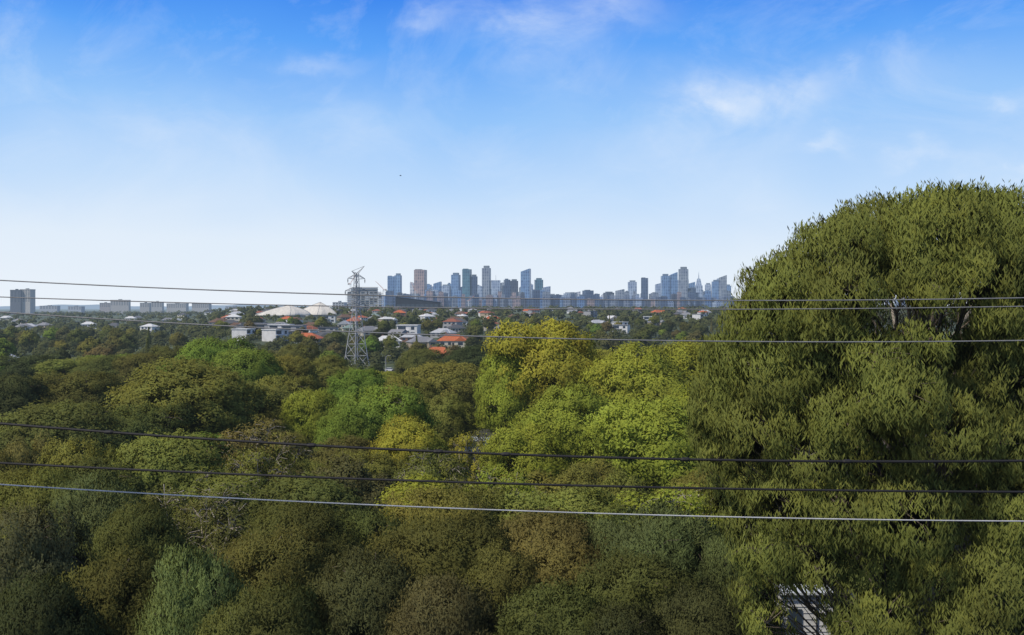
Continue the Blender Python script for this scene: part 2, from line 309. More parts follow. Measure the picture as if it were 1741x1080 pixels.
# ---------------------------------------------------------------- houses
def hip(mb,x0,x1,y0,y1,z,h,o=.55):
    x0-=o;x1+=o;y0-=o;y1+=o; w=min(x1-x0,y1-y0)/2
    if x1-x0>=y1-y0: a=(x0+w*.95,(y0+y1)/2,z+h); b=(x1-w*.95,(y0+y1)/2,z+h); fs=[(0,1,5,4),(1,2,5),(2,3,4,5),(3,0,4),(3,2,1,0)]
    else: a=((x0+x1)/2,y0+w*.95,z+h); b=((x0+x1)/2,y1-w*.95,z+h); fs=[(0,1,4),(1,2,5,4),(2,3,5),(3,0,4,5),(3,2,1,0)]
    mb.poly([(x0,y0,z),(x1,y0,z),(x1,y1,z),(x0,y1,z),a,b],fs)
def gable(mb,x0,x1,y0,y1,z,h,o=.5):
    x0-=o;x1+=o;y0-=o;y1+=o; m=(x0+x1)/2; mb.poly([(x0,y0,z),(x1,y0,z),(x1,y1,z),(x0,y1,z),(m,y0,z+h),(m,y1,z+h)],[(0,1,4),(2,3,5),(1,2,5,4),(3,0,4,5),(3,2,1,0)])
def house_proto(k):
    parts=[]
    W=MB();Rf=MB()
    def win(x,z,w=1.6,h=1.3,y=-5.0): parts.append(('window',MB().box(x-w/2,x+w/2,y-.06,y+.1,z,z+h).mesh('window','glass')))
    if k==0:
        W.box(-7,7,-5,5,-2,3); hip(Rf,-7,7,-5,5,3.0,2.8); win(-4,1);win(4,1,2.4);win(1.2,1); door=(-1.2,-5)
    elif k==1:
        W.box(-7.5,7.5,-4,5,-2,3); W.box(1.5,6.5,-6.5,-4.01,-2,3); hip(Rf,-7.5,7.5,-4,5,3,3); gable(Rf,1.5,6.5,-6.5,0,3.02,2.2); win(4,1,2.4,1.4,-6.5);win(-5,1,2,1.3,-4);win(-1.5,1,1.4,1.3,-4); door=(.3,-4)
    elif k==2:
        W.box(-6,6,-5,5,-2,5.8); hip(Rf,-6,6,-5,5,5.8,2.4); win(-3.5,3.9,2);win(0,3.9);win(3.5,3.9,2);win(-3.5,1,2.2);win(3.5,1,2.6); door=(0,-5)
    elif k==3:
        W.box(-6,6,-5,5,-2,6.2); Rf.box(-6.4,6.4,-5.5,5.3,6.2,6.65); Rf.box(-6.2,1,-6.3,-5.02,3.1,3.4); win(-3,3.7,4.6,2.1);win(3.4,3.8,2,1.8);win(3.4,.6,2.6,1.8);win(-3.4,.4,2.6,2.2); door=(0,-5)
    elif k==4:
        W.box(-4.5,4.5,-6,6,-2,3); 
        W.poly([(-4.5,-6,3),(4.5,-6,3),(0,-6,5.4)],[(0,1,2)]); gable(Rf,-4.5,4.5,-6,6,3.02,2.7,.4); win(-2.4,1,1.8,1.4,-6);win(2.4,1,1.8,1.4,-6); door=(0,-6)
    parts.append(('wall',W.mesh('wall','paint'))); parts.append(('roof',Rf.mesh('roof','roof')))
    parts.append(('door',MB().box(door[0]-.5,door[0]+.5,door[1]-.07,door[1]+.1,0,2.1).mesh('door','dark')))
    ch=MB().box(-3.6,-2.7,.4,1.2,3.5,6.5 if k!=2 else 8.4).mesh('chimney','paint') if k in(0,1,2) else None
    return parts,ch
HP=[house_proto(k) for k in range(5)]
RC={'orange':(.42,.115,.045),'terracotta':(.24,.085,.05),'brown':(.13,.075,.05),'grey':(.2,.2,.21),'charcoal':(.08,.082,.09),'white':(.55,.55,.54),'sage':(.18,.24,.21),'silver':(.37,.38,.4)}
WC={'cream':(.48,.44,.36),'white':(.6,.59,.57),'brick':(.2,.115,.08),'grey':(.3,.3,.3),'tan':(.33,.27,.19)}
HT=['bungalow','winged bungalow','two-storey house','modern block house','gabled cottage']
HOUSES=[]
def house(k,x,y,rc,wc,rz=0,s=1.):
    z=ground(x,y); px=PX(x,y); t=empty('house',(x,y,z+.3),rz); t.scale=(s,s,s)
    parts,ch=HP[k]
    for nm,me in parts:
        c=RC[rc] if nm=='roof' else WC[wc]; o=mk(nm,me,t,c)
        if nm=='roof' and ch: mk('chimney',ch,o,WC['brick'])
    row='foot of the slope' if y<560 else 'lower slope' if y<700 else 'middle slope' if y<900 else 'upper slope' if y<1200 else 'on the crest'
    tag(t,'%s-roofed %s %s, %s, %s'%(rc,wc,HT[k],row,zone(px)),'house','houses of the hillside suburb',px=px); HOUSES.append((x,y))
rows=[(545,640,830),(590,400,830),(635,400,1040),(680,390,1100),(725,385,1100),(780,380,1150),(835,385,1150),(895,380,1245),(965,385,1245),(1040,390,1245),(1130,395,1245),(1230,395,1245),(1350,395,1245)]
for (d,p0,p1) in rows:
    x=(p0-870)/F*d+rnd.uniform(0,10); x1=(p1-870)/F*d
    while x<x1:
        y=d+rnd.uniform(-14,14); px=PX(x,y)
        if rnd.random()<(.88 if px<850 else .6) and not (840<px<1010 and d<900) and not(1040<px<1190 and d<650) and not (425<px<585 and 860<d<1120):
            rc=rnd.choices(list(RC),[3,4.5,4,5,4,3,1,5])[0]; wc=rnd.choices(list(WC),[4,4.5,3,2,2])[0]; k=rnd.choices(range(5),[4,4,2.5,2,2])[0]
            if k==3: rc=rnd.choice(['grey','charcoal','white']); wc=rnd.choice(['white','grey','tan'])
            house(k,x,y,rc,wc,rnd.uniform(-.5,.5)+rnd.choice([0,0,.9]),rnd.uniform(.75,1.02))
        x+=rnd.uniform(16,24)*(1+d/2600)
for (px,d,k,rc,wc) in ((745,462,0,'orange','cream'),(523,560,0,'orange','white'),(770,545,1,'orange','cream'),(455,640,3,'grey','grey'),(478,632,3,'white','white'),(432,650,3,'charcoal','grey'),(500,625,3,'grey','grey'),(695,640,3,'white','white')):
    x=(px-870.5)/F*d; house(k,x,d,rc,wc,rnd.uniform(-.2,.2),1.1)
for _ in range(15):
    px=rnd.uniform(-10,380); d=rnd.uniform(800,1700); x=(px-870.5)/F*d
    house(rnd.choice([0,1,2,4]),x,d,rnd.choice(['grey','white','brown','silver','charcoal']),rnd.choice(['cream','white','grey','tan']),rnd.uniform(-.5,.5),1.1)
for px,d in ((4,470),(160,900)): house(0,(px-870.5)/F*d,d,'silver','white',.3,.9)
print('houses',len(HOUSES))
HA=np.array(HOUSES)
def okfar(x,y,fr=45,bk=7,sx=9):
    q=(np.abs(HA[:,0]-x)<sx)&(HA[:,1]-y<fr)&(y-HA[:,1]<bk); return not q.any()
n=0;tries=0
while n<150 and tries<9000:
    tries+=1; px=rnd.uniform(-20,1240); d=rnd.uniform(310,760) ; x=(px-870.5)/F*d
    if 640<px<700 and d<425: continue
    if 50<px<140 and 400<d<500: continue
    if 255<px<305 and 430<d<600: continue
    if px>830 and d<420: continue
    if not okfar(x,d,26,6,7): continue
    if min(math.hypot(x-a,d-b) for a,b in TREES[-n-1:])<8.5: continue
    kind='cyp' if rnd.random()<.06 else 'gum'; pr=rnd.choice(far[kind]); s=rnd.uniform(.75,1.25)
    if d>500 and px>390: s*=.8
    if 570<px<640 and d<423: s*=.75
    ck=rnd.choice(['dk','do','do','do','ol','ol','gr','gg']) if rnd.random()<.93 else 'ru'
    place(pr,kind,x,d,ground(x,d),s,s*rnd.uniform(.85,1.1),ck,px,d,share=True); n+=1
print('far trees',n)
def stuffwood():
    LV=Leaves(); c=0; t=0
    def clump(x,d,r,h,k,sf):
        z=ground(x,d); dd=unit(rng.normal(size=(k,3))); dd[:,2]=np.abs(dd[:,2])*1.1-.2
        pos=np.array([x,d,z+h*.35])+dd*np.array([r,r,h*.75])*rng.uniform(.7,1.05,(k,1))
        s=r*sf; sm=unit(dd+np.array([0,0,.1])); LV.add(pos,unit(dd+rng.normal(size=(k,3))*.3+np.array([0,0,.2])),s,s*1.2,0,rnd.uniform(.1,.75)+rng.normal(0,.12,k),sm)
    while c<1700 and t<20000:
        t+=1; px=rnd.uniform(-60,1260); d=rnd.uniform(300,760); x=(px-870.5)/F*d
        if px>830 and d<400: continue
        if 55<px<135 and 420<d<490: continue
        if 260<px<300 and 450<d<560: continue
        sm=(640<px<705 and d<440)
        if abs(d-404)<8 and px>630: continue
        if not okfar(x,d,22,5,7): continue
        r=rnd.uniform(2.2,4.4)*(.5 if sm else 1)
        if px>390 and d>500: r*=.9
        clump(x,d,r,r*rnd.uniform(1.,1.6),110,.24); c+=1
    c=0;t=0
    while c<4800 and t<60000:
        t+=1; px=rnd.uniform(-150,1900); d=740*math.exp(rnd.uniform(0,1.7)); x=(px-870.5)/F*d
        if not okfar(x,d,28 if d<1000 else 42,6,7): continue
        r=rnd.uniform(2.2,5.2)*(1+d/6000)
        if 430<px<585 and 760<d<1060: r*=.5
        clump(x,d,r,r*rnd.uniform(.9,1.5),40 if d<1300 else 22,.45); c+=1
    o=mk('distant_wood',LV.mesh('distant_wood'),None,(.09,.10,.045)); tag(o,'dark tree cover between houses and out to the horizon','trees',kind='stuff')
    o['category']='trees'
stuffwood()
# ---------------------------------------------------------------- giant gum
def giant():
    D=33.; bx=(1580-870.5)/F*D; t=empty('gum_tree',(0,0,0))
    tag(t,'giant drooping gum tree towering over the wood at the right edge','tree')
    L=[(1610,400,92,1),(1500,414,85,1),(1560,388,62,0),(1720,408,96,1),(1660,375,62,0),(1415,440,74,1),(1440,408,54,0),(1820,440,120,1),(1345,488,64,1),(1305,475,44,0),(1320,525,54,1),(1390,525,52,1),(1280,548,46,1),(1560,455,68,1),(1660,470,68,1),(1440,495,56,1),(1735,500,66,1),(1245,600,42,1),(1590,490,34,1),(1540,490,34,1),(1480,545,38,1),(1655,530,36,1),(1705,535,40,1),(1600,545,34,1),(1410,565,50,1),
     (1250,655,52,1),(1310,640,62,1),(1220,695,42,1),(1235,745,46,1),(1290,728,62,1),(1218,780,34,0),(1205,735,30,0),(1208,660,30,0),(1225,620,34,0),(1375,612,60,1),(1430,602,54,1),(1330,580,46,0),
     (1530,672,72,1),(1640,652,64,1),(1710,650,72,1),(1440,700,76,1),(1600,735,78,1),(1700,755,80,1),(1490,790,72,1),(1375,775,60,1),(1810,600,95,1),(1820,760,110,1),(1490,615,46,1),(1560,610,44,1),(1670,595,48,1),(1590,580,32,0),(1535,570,30,0),(1695,565,36,0),(1440,552,38,0),(1510,585,32,0),(1740,565,44,0),
     (1345,855,62,1),(1430,868,70,1),(1540,872,80,1),(1650,865,80,1),(1745,890,85,1),(1300,935,50,0),(1375,930,50,0),(1480,955,66,0),(1610,985,62,0),(1710,1000,80,1),(1285,1005,40,0),(1660,1070,72,0),(1510,1048,50,0),(1240,842,38,0),(1350,708,58,0),(1275,805,50,0),(1270,880,42,0),(1300,1060,38,0),(1440,1030,38,0),(1395,975,26,0),(1340,975,20,0),(1455,1070,34,0),(1560,1085,50,0)]
    LV=Leaves(); lobes=[];cs=[]
    for (px,py,r,both) in L:
        dx=(px-1600)/F*D; k=6.2*math.sqrt(max(.05,1-(dx/8.2)**2)); top=max(.25,min(1,(py-290)/200)); k*=.35+.65*top
        for sgn in ((-1,1) if both else (-1,)):
            d=D+sgn*k*rnd.uniform(.5,.98); c=P(px+rnd.uniform(-5,5),py+(0 if sgn<0 else -6),d); R=r/F*d
            if 505<py<560 and 1470<px<1670 and sgn<0: continue
            q=fill_lobe(LV,c,(R*1.08,R*1.08,R*.9),280 if sgn<0 else 110,.038,.19,.36,.62,-.75,ctr=(bx,D,20),cw=.4); lobes.append(c); cs.append(q)
    mk('crown',LV.mesh(),t,(.165,.18,.05))
    g=ground(bx,D)
    tp=[(bx+.2,D,g-1),(bx+.1,D,g+4),(bx-.1,D,18.5),P(1575,950,D),P(1568,820,D),P(1560,700,D),P(1550,620,D)]
    MB().tube(tp,[.42,.36,.31,.28,.24,.18,.12],12).obj('trunk','bark',t)
    R=random.Random(3)
    for c,q in zip(lobes,cs):
        b=Vector(c); 
        cand=[Vector(p) for p in tp[2:]]; a=min(cand,key=lambda p:abs((b.z-2.2-.35*(b-p).length)-p.z))
        n=5; pts=[]; ln=(b-a).length
        for i in range(n+1):
            f=i/n; p=a.lerp(b,f); p.z+=-.12*ln*math.sin(f*PI); p+=Vector((R.uniform(-1,1),R.uniform(-1,1),R.uniform(-1,1)))*.035*ln*(1 if 0<i<n else 0); pts.append(p)
        lm=MB(); lm.tube(pts,[.085,.07,.052,.04,.025,.013],7)
        for j in range(14):
            e=Vector(q[R.randrange(len(q))]); e=b.lerp(e,1.1); s=pts[R.choice([3,4,5,5])]; m=s.lerp(e,.5)+Vector((R.uniform(-.2,.2),R.uniform(-.2,.2),.15)); lm.tube([s,m,e],[.02,.013,.006],4)
        lm.obj('limb','palebark' if R.random()<.12 else 'bark',t)
    for (px,py) in ((1470,500),(1500,470),(1535,480),(1570,470),(1610,480),(1650,490),(1690,500),(1430,520)):
        d=D+R.uniform(-2,2); e=Vector(P(px,py,d)); a=Vector(tp[6])+Vector((R.uniform(-.8,.8),0,R.uniform(-.5,.5)))
        pts=[a]; 
        for i in range(1,6): f=i/5; p=a.lerp(e,f); p+=Vector((R.uniform(-1,1),R.uniform(-1,1),R.uniform(-.5,.5)))*.12; pts.append(p)
        lm=MB(); lm.tube(pts,[.05,.043,.035,.028,.02,.012],6)
        for j in range(12):
            s=pts[R.randrange(1,6)]; lm.tube([s,s+Vector((R.uniform(-.5,.5),R.uniform(-.4,.4),R.uniform(.2,.7))),s+Vector((R.uniform(-1,1),R.uniform(-.6,.6),R.uniform(.5,1.2)))],[.016,.011,.005],4)
        lm.obj('limb','bark',t)
giant()
def shed():
    x,y,z=P(1372,1002,48); g=ground(x,y); t=empty('house',(x,y,g),0); h=z-g-.25
    MB().box(-1.25,1.25,0,1.2,-2,h).obj('wall','white',t)
    rf=MB(); rf.box(-1.35,1.35,-.15,1.35,h,h+.12); rf.obj('roof','paint',t,(.5,.52,.54))
    MB().tube([(-1.35,-.2,h-.02),(1.35,-.2,h-.02)],.05,6).obj('gutter','dark',t)
    MB().tube([(.45,-.08,-1),(.45,-.08,h-.05)],.045,6).obj('downpipe','dark',t)
    bb=MB()
    for i in range(14): bb.box(-1.25,1.25,-.03,-.003,h-.3-i*.3,h-.28-i*.3)
    bb.obj('cladding_line','steel',t)
    w=MB().box(-.95,-.25,-.08,.1,h-1.6,h-.7).obj('window','glass',t); MB().box(-1.0,-.2,-.13,-.08,h-1.7,h-1.6).obj('sill','dark',w)
    tag(t,'pale clad building glimpsed under the giant gum tree','house')
shed()
# ---------------------------------------------------------------- pylon
def pylon():
    D=423; x,y,_=P(606,632,D); g=ground(x,y); t=empty('electricity_pylon',(x,y,g),math.radians(48)); H=P(0,452,D)[2]-g
    hw=lambda z: np.interp(z,[0,H*.56,H*.93],[3.9,1.15,.7])
    def beam(mb,a,b,rr=.09): mb.tube([a,b],rr,4)
    for sx,sy in ((1,1),(1,-1),(-1,1),(-1,-1)):
        m=MB(); zs=[0,H*.56,H*.93]; m.tube([(sx*hw(z),sy*hw(z),z) for z in zs],[.2,.17,.13],4); m.obj('leg','steel',t)
    lat=MB(); zs=[0,5.5,10.5,15,19,22.5,25.5,28,30.5,33,35.5,38,H*.93]
    for a,b in zip(zs[:-1],zs[1:]):
        A_,B_=hw(a),hw(b); ca=[(A_,A_,a),(-A_,A_,a),(-A_,-A_,a),(A_,-A_,a)]; cb=[(B_,B_,b),(-B_,B_,b),(-B_,-B_,b),(B_,-B_,b)]
        for i in range(4): j=(i+1)%4; beam(lat,ca[i],cb[j],.085); beam(lat,ca[j],cb[i],.085); beam(lat,cb[i],cb[j],.085)
    lat.obj('lattice_bracing','steel',t)
    for z,l in ((H*.62,4.8),(H*.75,6.0),(H*.87,4.6)):
        m=MB(); w=hw(z)
        for s in (-1,1):
            tip=(s*l,0,z+.3)
            for yy in (-w,w): beam(m,(s*w,yy,z),tip,.1); beam(m,(s*w,yy,z+1.9),tip,.1)
            for f in (.3,.6):
                p=lambda yy,dz:(s*(w+(l-w)*f),yy*(1-f),z+dz*(1-f)+.3*f); beam(m,p(-w,0),p(w,0),.07); beam(m,p(-w,0),p(-w,1.9),.07); beam(m,p(w,0),p(w,1.9),.07); beam(m,p(w,1.9),p(-w,1.9),.07)
        a=m.obj('cross_arm','steel',t)
        for s in (-1,1): MB().tube([(s*l,0,z+.2),(s*l,0,z-.6),(s*l,0,z-1.6)],[.1,.2,.1],6).obj('insulator','dark',a)
    m=MB(); w=.7; zt=H*.93
    for s,hh,ll in ((-1,H*.945,2.6),(1,H,4.4)):
        for yy in (-w,w): beam(m,(s*w,yy,zt),(s*ll,0,hh),.09); beam(m,(-s*w,yy,zt-1.5),(s*ll,0,hh),.09)
    beam(m,(-2.6,0,H*.945),(4.4,0,H),.09); m.obj('earth_wire_peak','steel',t)
    tag(t,'grey steel lattice electricity pylon rising from the trees','pylon')
pylon()
# ---------------------------------------------------------------- cables
def cable(pts,d,r,mat,label,clamps=()):
    xs=np.array([(p-870.5)/F*d for p,_ in pts]); zs=np.array([CZ-(q-522)/F*d for _,q in pts]); co=np.polyfit(xs,zs,2)
    X=np.linspace(-22,22,120); m=MB(); m.tube([(float(x),d,float(np.polyval(co,x))) for x in X],r,8)
    o=m.obj('power_cable',mat); tag(o,label,'cable','overhead power cables')
    for p in clamps:
        x=(p-870.5)/F*d; z=np.polyval(co,x); MB().tube([(x-.06,d,float(z)),(x-.03,d,float(z)),(x+.03,d,float(z)),(x+.06,d,float(z))],[r*1.1,r*1.7,r*1.7,r*1.1],8).obj('clamp',mat,o)
cable([(0,478),(300,489),(600,501),(900,509),(1300,512),(1741,506)],16,.0095,'cablegrey','topmost thin grey overhead cable, crossing the skyline')
cable([(0,505),(400,517),(700,523),(1100,526),(1741,521)],16.5,.0085,'cablegrey','second thin grey cable from top, along the horizon')
cable([(0,531),(400,554),(700,569),(1000,577),(1300,581),(1741,579)],15.5,.0095,'cablegrey','third grey cable from top, sagging across the houses')
cable([(0,720),(500,756),(1000,777),(1400,784),(1741,784)],13,.0165,'cable','thick black cable with clamps, upper of the lower three',(185,530,745,860,1165,1440))
cable([(0,787),(500,811),(1000,826),(1400,833),(1741,837)],13.2,.015,'cable','plain thick black cable, middle of the lower three')
cable([(0,824),(500,852),(900,869),(1300,881),(1741,886)],13.4,.009,'cablepale','lowest cable, pale grey, above the nearest treetops')
# ---------------------------------------------------------------- skyline
BL=(.10,.17,.28);DB=(.045,.07,.12);LB=(.22,.27,.34);GR=(.15,.175,.21);DG=(.05,.06,.085);PK=(.22,.17,.165);TL=(.05,.12,.16);WH=(.38,.39,.41)
T=[(665,469,12,BL,'box','short left-hand tower of the twin pair'),(677,465,10,BL,'cap','right-hand tower of the twin pair'),
(701,480,8,WH,'box','slim pale block beside the brown slab'),(715,458,18,PK,'box','broad brownish slab tower'),(731,491,12,GR,'step','low grey block right of the brown slab'),(744,479,12,BL,'slant','blue tower with slanted top'),(758,484,15,LB,'cap','pale blue mid-height block left of the tall group'),
(775,464,13,BL,'cap','slim blue tower starting the tall group'),(794,457,13,TL,'box','tall dark teal tower with square top'),(806,467,10,DB,'cap','dark navy tower beside the teal tower'),(816,486,9,LB,'box','low pale block left of the tallest tower'),(827,452,13,GR,'cap','tallest grey tower in the central group'),
(843,476,15,LB,'spike','pale tower with thin mast'),(861,474,13,DB,'step','dark stepped tower'),(874,475,12,DG,'cap','dark grey slab right of the stepped tower'),(894,457,15,BL,'slant','tall bright blue tower standing alone'),
(916,473,13,TL,'cap','teal tower right of the lone blue tower'),(927,487,14,LB,'slant','pale sloping tower at the end of central group'),(942,507,14,GR,'box','low grey block after the central group'),(963,502,12,LB,'step','low pale stepped block before the gap'),(975,497,11,GR,'box','low grey block with flat top before the gap'),
(998,493,20,DB,'step','broad dark block in the middle gap'),(1020,508,12,LB,'box','low pale block in the middle gap'),(1035,496,14,DG,'cap','dark grey square block in the gap'),(1054,492,14,GR,'slant','grey block with sloped roof'),(1075,477,15,LB,'cap','pale tower left of the slim dark tower'),
(1096,472,11,DB,'box','slim dark tower at the start of the right group'),(1112,497,14,GR,'step','low grey stepped block in the right group'),(1131,466,13,BL,'cap','left half of the paired blue towers'),(1145,463,12,BL,'slant','right half of the paired blue towers'),(1162,454,15,GR,'cap','tallest tower of the right group'),
(1177,489,15,DB,'step','dark stepped tower beside the spired one'),(1188,474,12,LB,'spire','pale tower with tall tapering spire'),(1203,495,10,WH,'box','small white block right of the spire'),(1217,476,13,BL,'cap','blue tower left of the last tower'),(1229,468,13,GR,'slant','last tall tower before the giant gum')]
def tower(px,top,w,col,kind,label,d=5000,group='skyline high-rise towers'):
    x,_,zt=P(px,top,d); W=w/F*d*1.08; g=ground(x,d); t=empty('high_rise_tower',(x,d,g),rnd.uniform(-.3,.3)); H=zt-g; a=W/2*.93; b=a*rnd.uniform(.8,1.2)
    s=MB()
    if kind=='step': s.box(-a,a,-b,b,0,H*.8); s.box(-a*.55,a*.9,-b*.8,b*.8,H*.8,H*.97)
    elif kind=='slant': s.poly([(-a,-b,0),(a,-b,0),(a,b,0),(-a,b,0),(-a,-b,H*.93),(a,-b,H),(a,b,H),(-a,b,H*.93)],[(3,2,1,0),(4,5,6,7),(0,1,5,4),(1,2,6,5),(2,3,7,6),(3,0,4,7)])
    elif kind=='spire': s.box(-a,a,-b,b,0,H*.8); s.taper(-a*.8,a*.8,-b*.8,b*.8,H*.8,H,.55); 
    elif kind=='cap': s.box(-a,a,-b,b,0,H*.95)
    else: s.box(-a,a,-b,b,0,H*.985)
    s.obj('shaft','facade',t,col)
    dk=tuple(c*.6 for c in col)
    MB().box(-a*1.25,a*1.25,-b*1.25,b*1.25,0,H*.12).obj('podium','facade',t,tuple(c*.9 for c in col))
    if kind=='cap': MB().box(-a*.6,a*.7,-b*.7,b*.7,H*.95,H).obj('plant_room','paint',t,dk)
    if kind=='box': MB().box(-a*.9,a*.2,-b*.7,b*.7,H*.985,H).obj('plant_room','paint',t,dk)
    if kind=='step': MB().box(-a*.3,a*.4,-b*.5,b*.5,H*.97,H).obj('plant_room','paint',t,dk)
    if kind=='spike': MB().tube([(0,0,H),(0,0,H*1.15)],[1.3,.5],5).obj('mast','steel',t)
    if kind=='spire': MB().tube([(0,0,H),(0,0,H*1.1),(0,0,H*1.2)],[3,1.6,.6],6).obj('spire','facade',t,col)
    tag(t,label,'skyscraper' if top<500 else 'office block',group)
for q in T: tower(*q[:5],q[5]+' on the skyline' if len(q[5].split())<11 else q[5])
x=652
while x<1245:
    w=rnd.uniform(6,13); top=rnd.uniform(492,511) if (x<930 or x>1060) else rnd.uniform(499,513)
    tower(x,top,w,rnd.choice([BL,DB,LB,GR,DG,GR,PK,DB]),rnd.choice(['box','cap','step']),'low hazy block crowded along the foot of the skyline towers',4600+rnd.uniform(-150,200),'low blocks at the skyline foot'); x+=w*.78
x=728
while x<1240:
    w=rnd.uniform(8,13)
    if x<925 or x>1115: tower(x,rnd.uniform(473,492),w,rnd.choice([BL,LB,GR,DB,LB]),rnd.choice(['box','cap','slant','step']),'mid-height tower half hidden behind the front skyline towers',5500+rnd.uniform(-100,200),'mid-height towers behind the front skyline row')
    elif rnd.random()<.5: tower(x,rnd.uniform(493,503),w,rnd.choice([LB,GR,WH]),rnd.choice(['box','cap','slant']),'pale squat tower behind the low middle stretch of the skyline',5500,'squat towers behind the middle of the skyline')
    x+=w*rnd.uniform(.9,1.4)
x=1340
while x<1741:
    w=rnd.uniform(8,18); tower(x,rnd.uniform(504,515),w,rnd.choice([LB,GR,WH]),'box','low hazy block seen through the branches of the giant gum',4700,'low blocks behind the giant gum'); x+=w*2.6
# ---------------------------------------------------------------- mid-distance large buildings
def slab_block(px,top,w,d,col,label,floors,bays,cat='apartment block'):
    x,_,zt=P(px,top,d); zb=ground(x,d); W=w/F*d; H=zt-zb; t=empty('apartment_block',(x,d,zb),rnd.uniform(-.15,.15)); a=W/2;b=min(12,a)
    MB().box(-a,a,-b,b,-3,H*.96).obj('wall','paint',t,col); MB().box(-a*1.02,a*1.02,-b*1.03,b*1.03,H*.96,H).obj('roof','paint',t,tuple(c*.8 for c in col))
    MB().box(-a*.2,a*.15,-b*.4,b*.4,H,H+2.5).obj('lift_house','paint',t,tuple(c*.7 for c in col))
    for i in range(floors):
        for j in range(bays):
            x0=-a+W*(j+.22)/bays; x1=-a+W*(j+.8)/bays; z1=H*.96-(i+.25)*3.6; z0=z1-1.9
            if z0<0: continue
            MB().box(x0,x1,-b-.06,-b+.1,z0,z1).obj('window','glass',t)
    tag(t,label,cat)
slab_block(29,493,17,2800,(.10,.11,.13),'dark glassy half of the tower block at far left',9,3)
slab_block(47,492,19,2810,(.33,.32,.3),'pale banded half of the tower block at far left',9,4)
slab_block(180,515,17,3600,(.28,.25,.24),'pinkish flat block, left of the three pale blocks',4,5)
slab_block(205,510,30,3580,(.32,.3,.28),'cream flat block, tallest of the pale blocks at left',5,7)
slab_block(248,515,16,3600,(.28,.27,.26),'small tan flat block left of the long blocks',4,4)
slab_block(268,513,18,3550,(.32,.31,.3),'pale square flat block between tan and long blocks',5,4)
slab_block(302,516,34,3600,(.31,.3,.29),'long pale flat block with many window bays',4,9)
slab_block(343,516,30,3580,(.29,.28,.27),'long tan flat block at the end of the row',4,8)
slab_block(85,520,30,3600,(.27,.28,.3),'low grey block right of the far-left tower',3,6)
slab_block(130,521,24,3600,(.26,.28,.31),'low bluish block before the pinkish flats',3,5)
slab_block(400,521,30,3600,(.26,.28,.32),'low bluish block left of the white domes',3,6)
slab_block(578,514,20,1900,(.34,.36,.39),'grey low block between domes and construction frame',3,4)
def construction():
    d=1500; x,_,zt=P(621,488,d); g=ground(x,d); W=60/F*d; H=zt-g; t=empty('unfinished_apartment_tower',(x,d,g),.12); a=W/2
    n=11
    for i in range(n+1):
        z=H*i/n*.98; aa=a if i<9 else a*.72; MB().box(-aa,aa,-9,9,z-.3,z+.35).obj('floor_slab','conc',t)
    m=MB()
    for i in range(9): xx=-a+.4+(W-.8)*i/8; m.box(xx-.35,xx+.35,-8.8,-8.1,0,H*.8); 
    m.obj('column_row','white',t); MB().box(-a*.8,a*.7,-5,7,0,H*.95).obj('core','paint',t,(.26,.31,.36))
    for i in range(1,10):
        for j in range(8):
            if rnd.random()<.6: xx=-a+1+(W-2)*j/8; z=H*i/n*.98; MB().box(xx,xx+(W-2)/8*.8,-8.05,-7.9,z-3,z-.4).obj('wall_panel','glass' if rnd.random()<.3 else 'white',t)
    s=MB()
    for i in range(11): xx=-a-1.6+(W+3.2)*i/10; s.tube([(xx,-10.2,0),(xx,-10.2,H*.86)],.1,4)
    for k in range(12): z=H*.86*k/12; s.tube([(-a-1.6,-10.2,z),(a+1.6,-10.2,z)],.1,4)
    s.obj('scaffolding','steel',t); tag(t,'white unfinished apartment tower with scaffolding behind the pylon','building')
construction()
def crane(px,top,d,label,lean,jl):
    x,_,zt=P(px,top,d); g=ground(x,d); t=empty('tower_crane',(x,d,g),0); H=zt-g; m=MB(); k=d/1692.
    zm=H*.72
    for sx in (-.9,.9): m.tube([(sx,0,0),(sx,0,zm)],.2*k,4)
    for i in range(16): z=zm*i/16; m.tube([(-.9,0,z),(.9,0,z+zm/16)],.12*k,4)
    m.obj('mast','white',t)
    j=MB(); e=(lean*jl,0,H)
    j.tube([(0,0,zm),e],.25*k,4); j.tube([(0,0,zm+1.6*k),e],.15*k,4); j.tube([(0,0,zm),(-lean*jl*.3,0,zm+.5)],.35*k,4); j.obj('jib','paint',t,(.5,.2,.12))
    MB().box(-1.2,1.2,-1,1,zm-2,zm).obj('cab','white',t); MB().box(-lean*jl*.3-1.2,-lean*jl*.3+1.2,-1,1,zm-2.2,zm+.3).obj('counterweight','conc',t)
    tag(t,label,'crane')
crane(596,464,1560,'white tower crane just left of the pylon top',1,10)
crane(652,478,1480,'luffing crane at the right end of the unfinished tower',-1,12)
crane(706,479,3500,'luffing crane with raised jib before the brown slab tower',-1,16)
crane(797,503,3300,'small reddish crane low in front of the skyline',1,18)
def wedge():
    d=1420; x,_,zt=P(712,505,d); g=ground(x,d); a=38/F*d; H=zt-g; t=empty('arena_building',(x,d,g))
    MB().poly([(-a,-12,0),(a,-12,0),(a,12,0),(-a,12,0),(-a,-12,H),(a,-12,H*.62),(a,12,H*.66),(-a,12,H)],[(3,2,1,0),(4,5,6,7),(0,1,5,4),(1,2,6,5),(2,3,7,6),(3,0,4,7)]).obj('wall','dark',t)
    for i in range(9): xx=-a*.93+2*a*.93*i/9; MB().box(xx,xx+a*.16,-12.1,-11.9,H*.3,H*.5).obj('window','glass',t)
    MB().poly([(-a*1.02,-12.8,H+.1),(a*1.03,-12.8,H*.62+.1),(a*1.03,12.8,H*.66+.1),(-a*1.02,12.8,H+.1)],[(0,1,2,3)]).obj('roof','paint',t,(.06,.07,.09))
    tag(t,'long dark building with sloping roof right of the unfinished tower','building')
wedge()
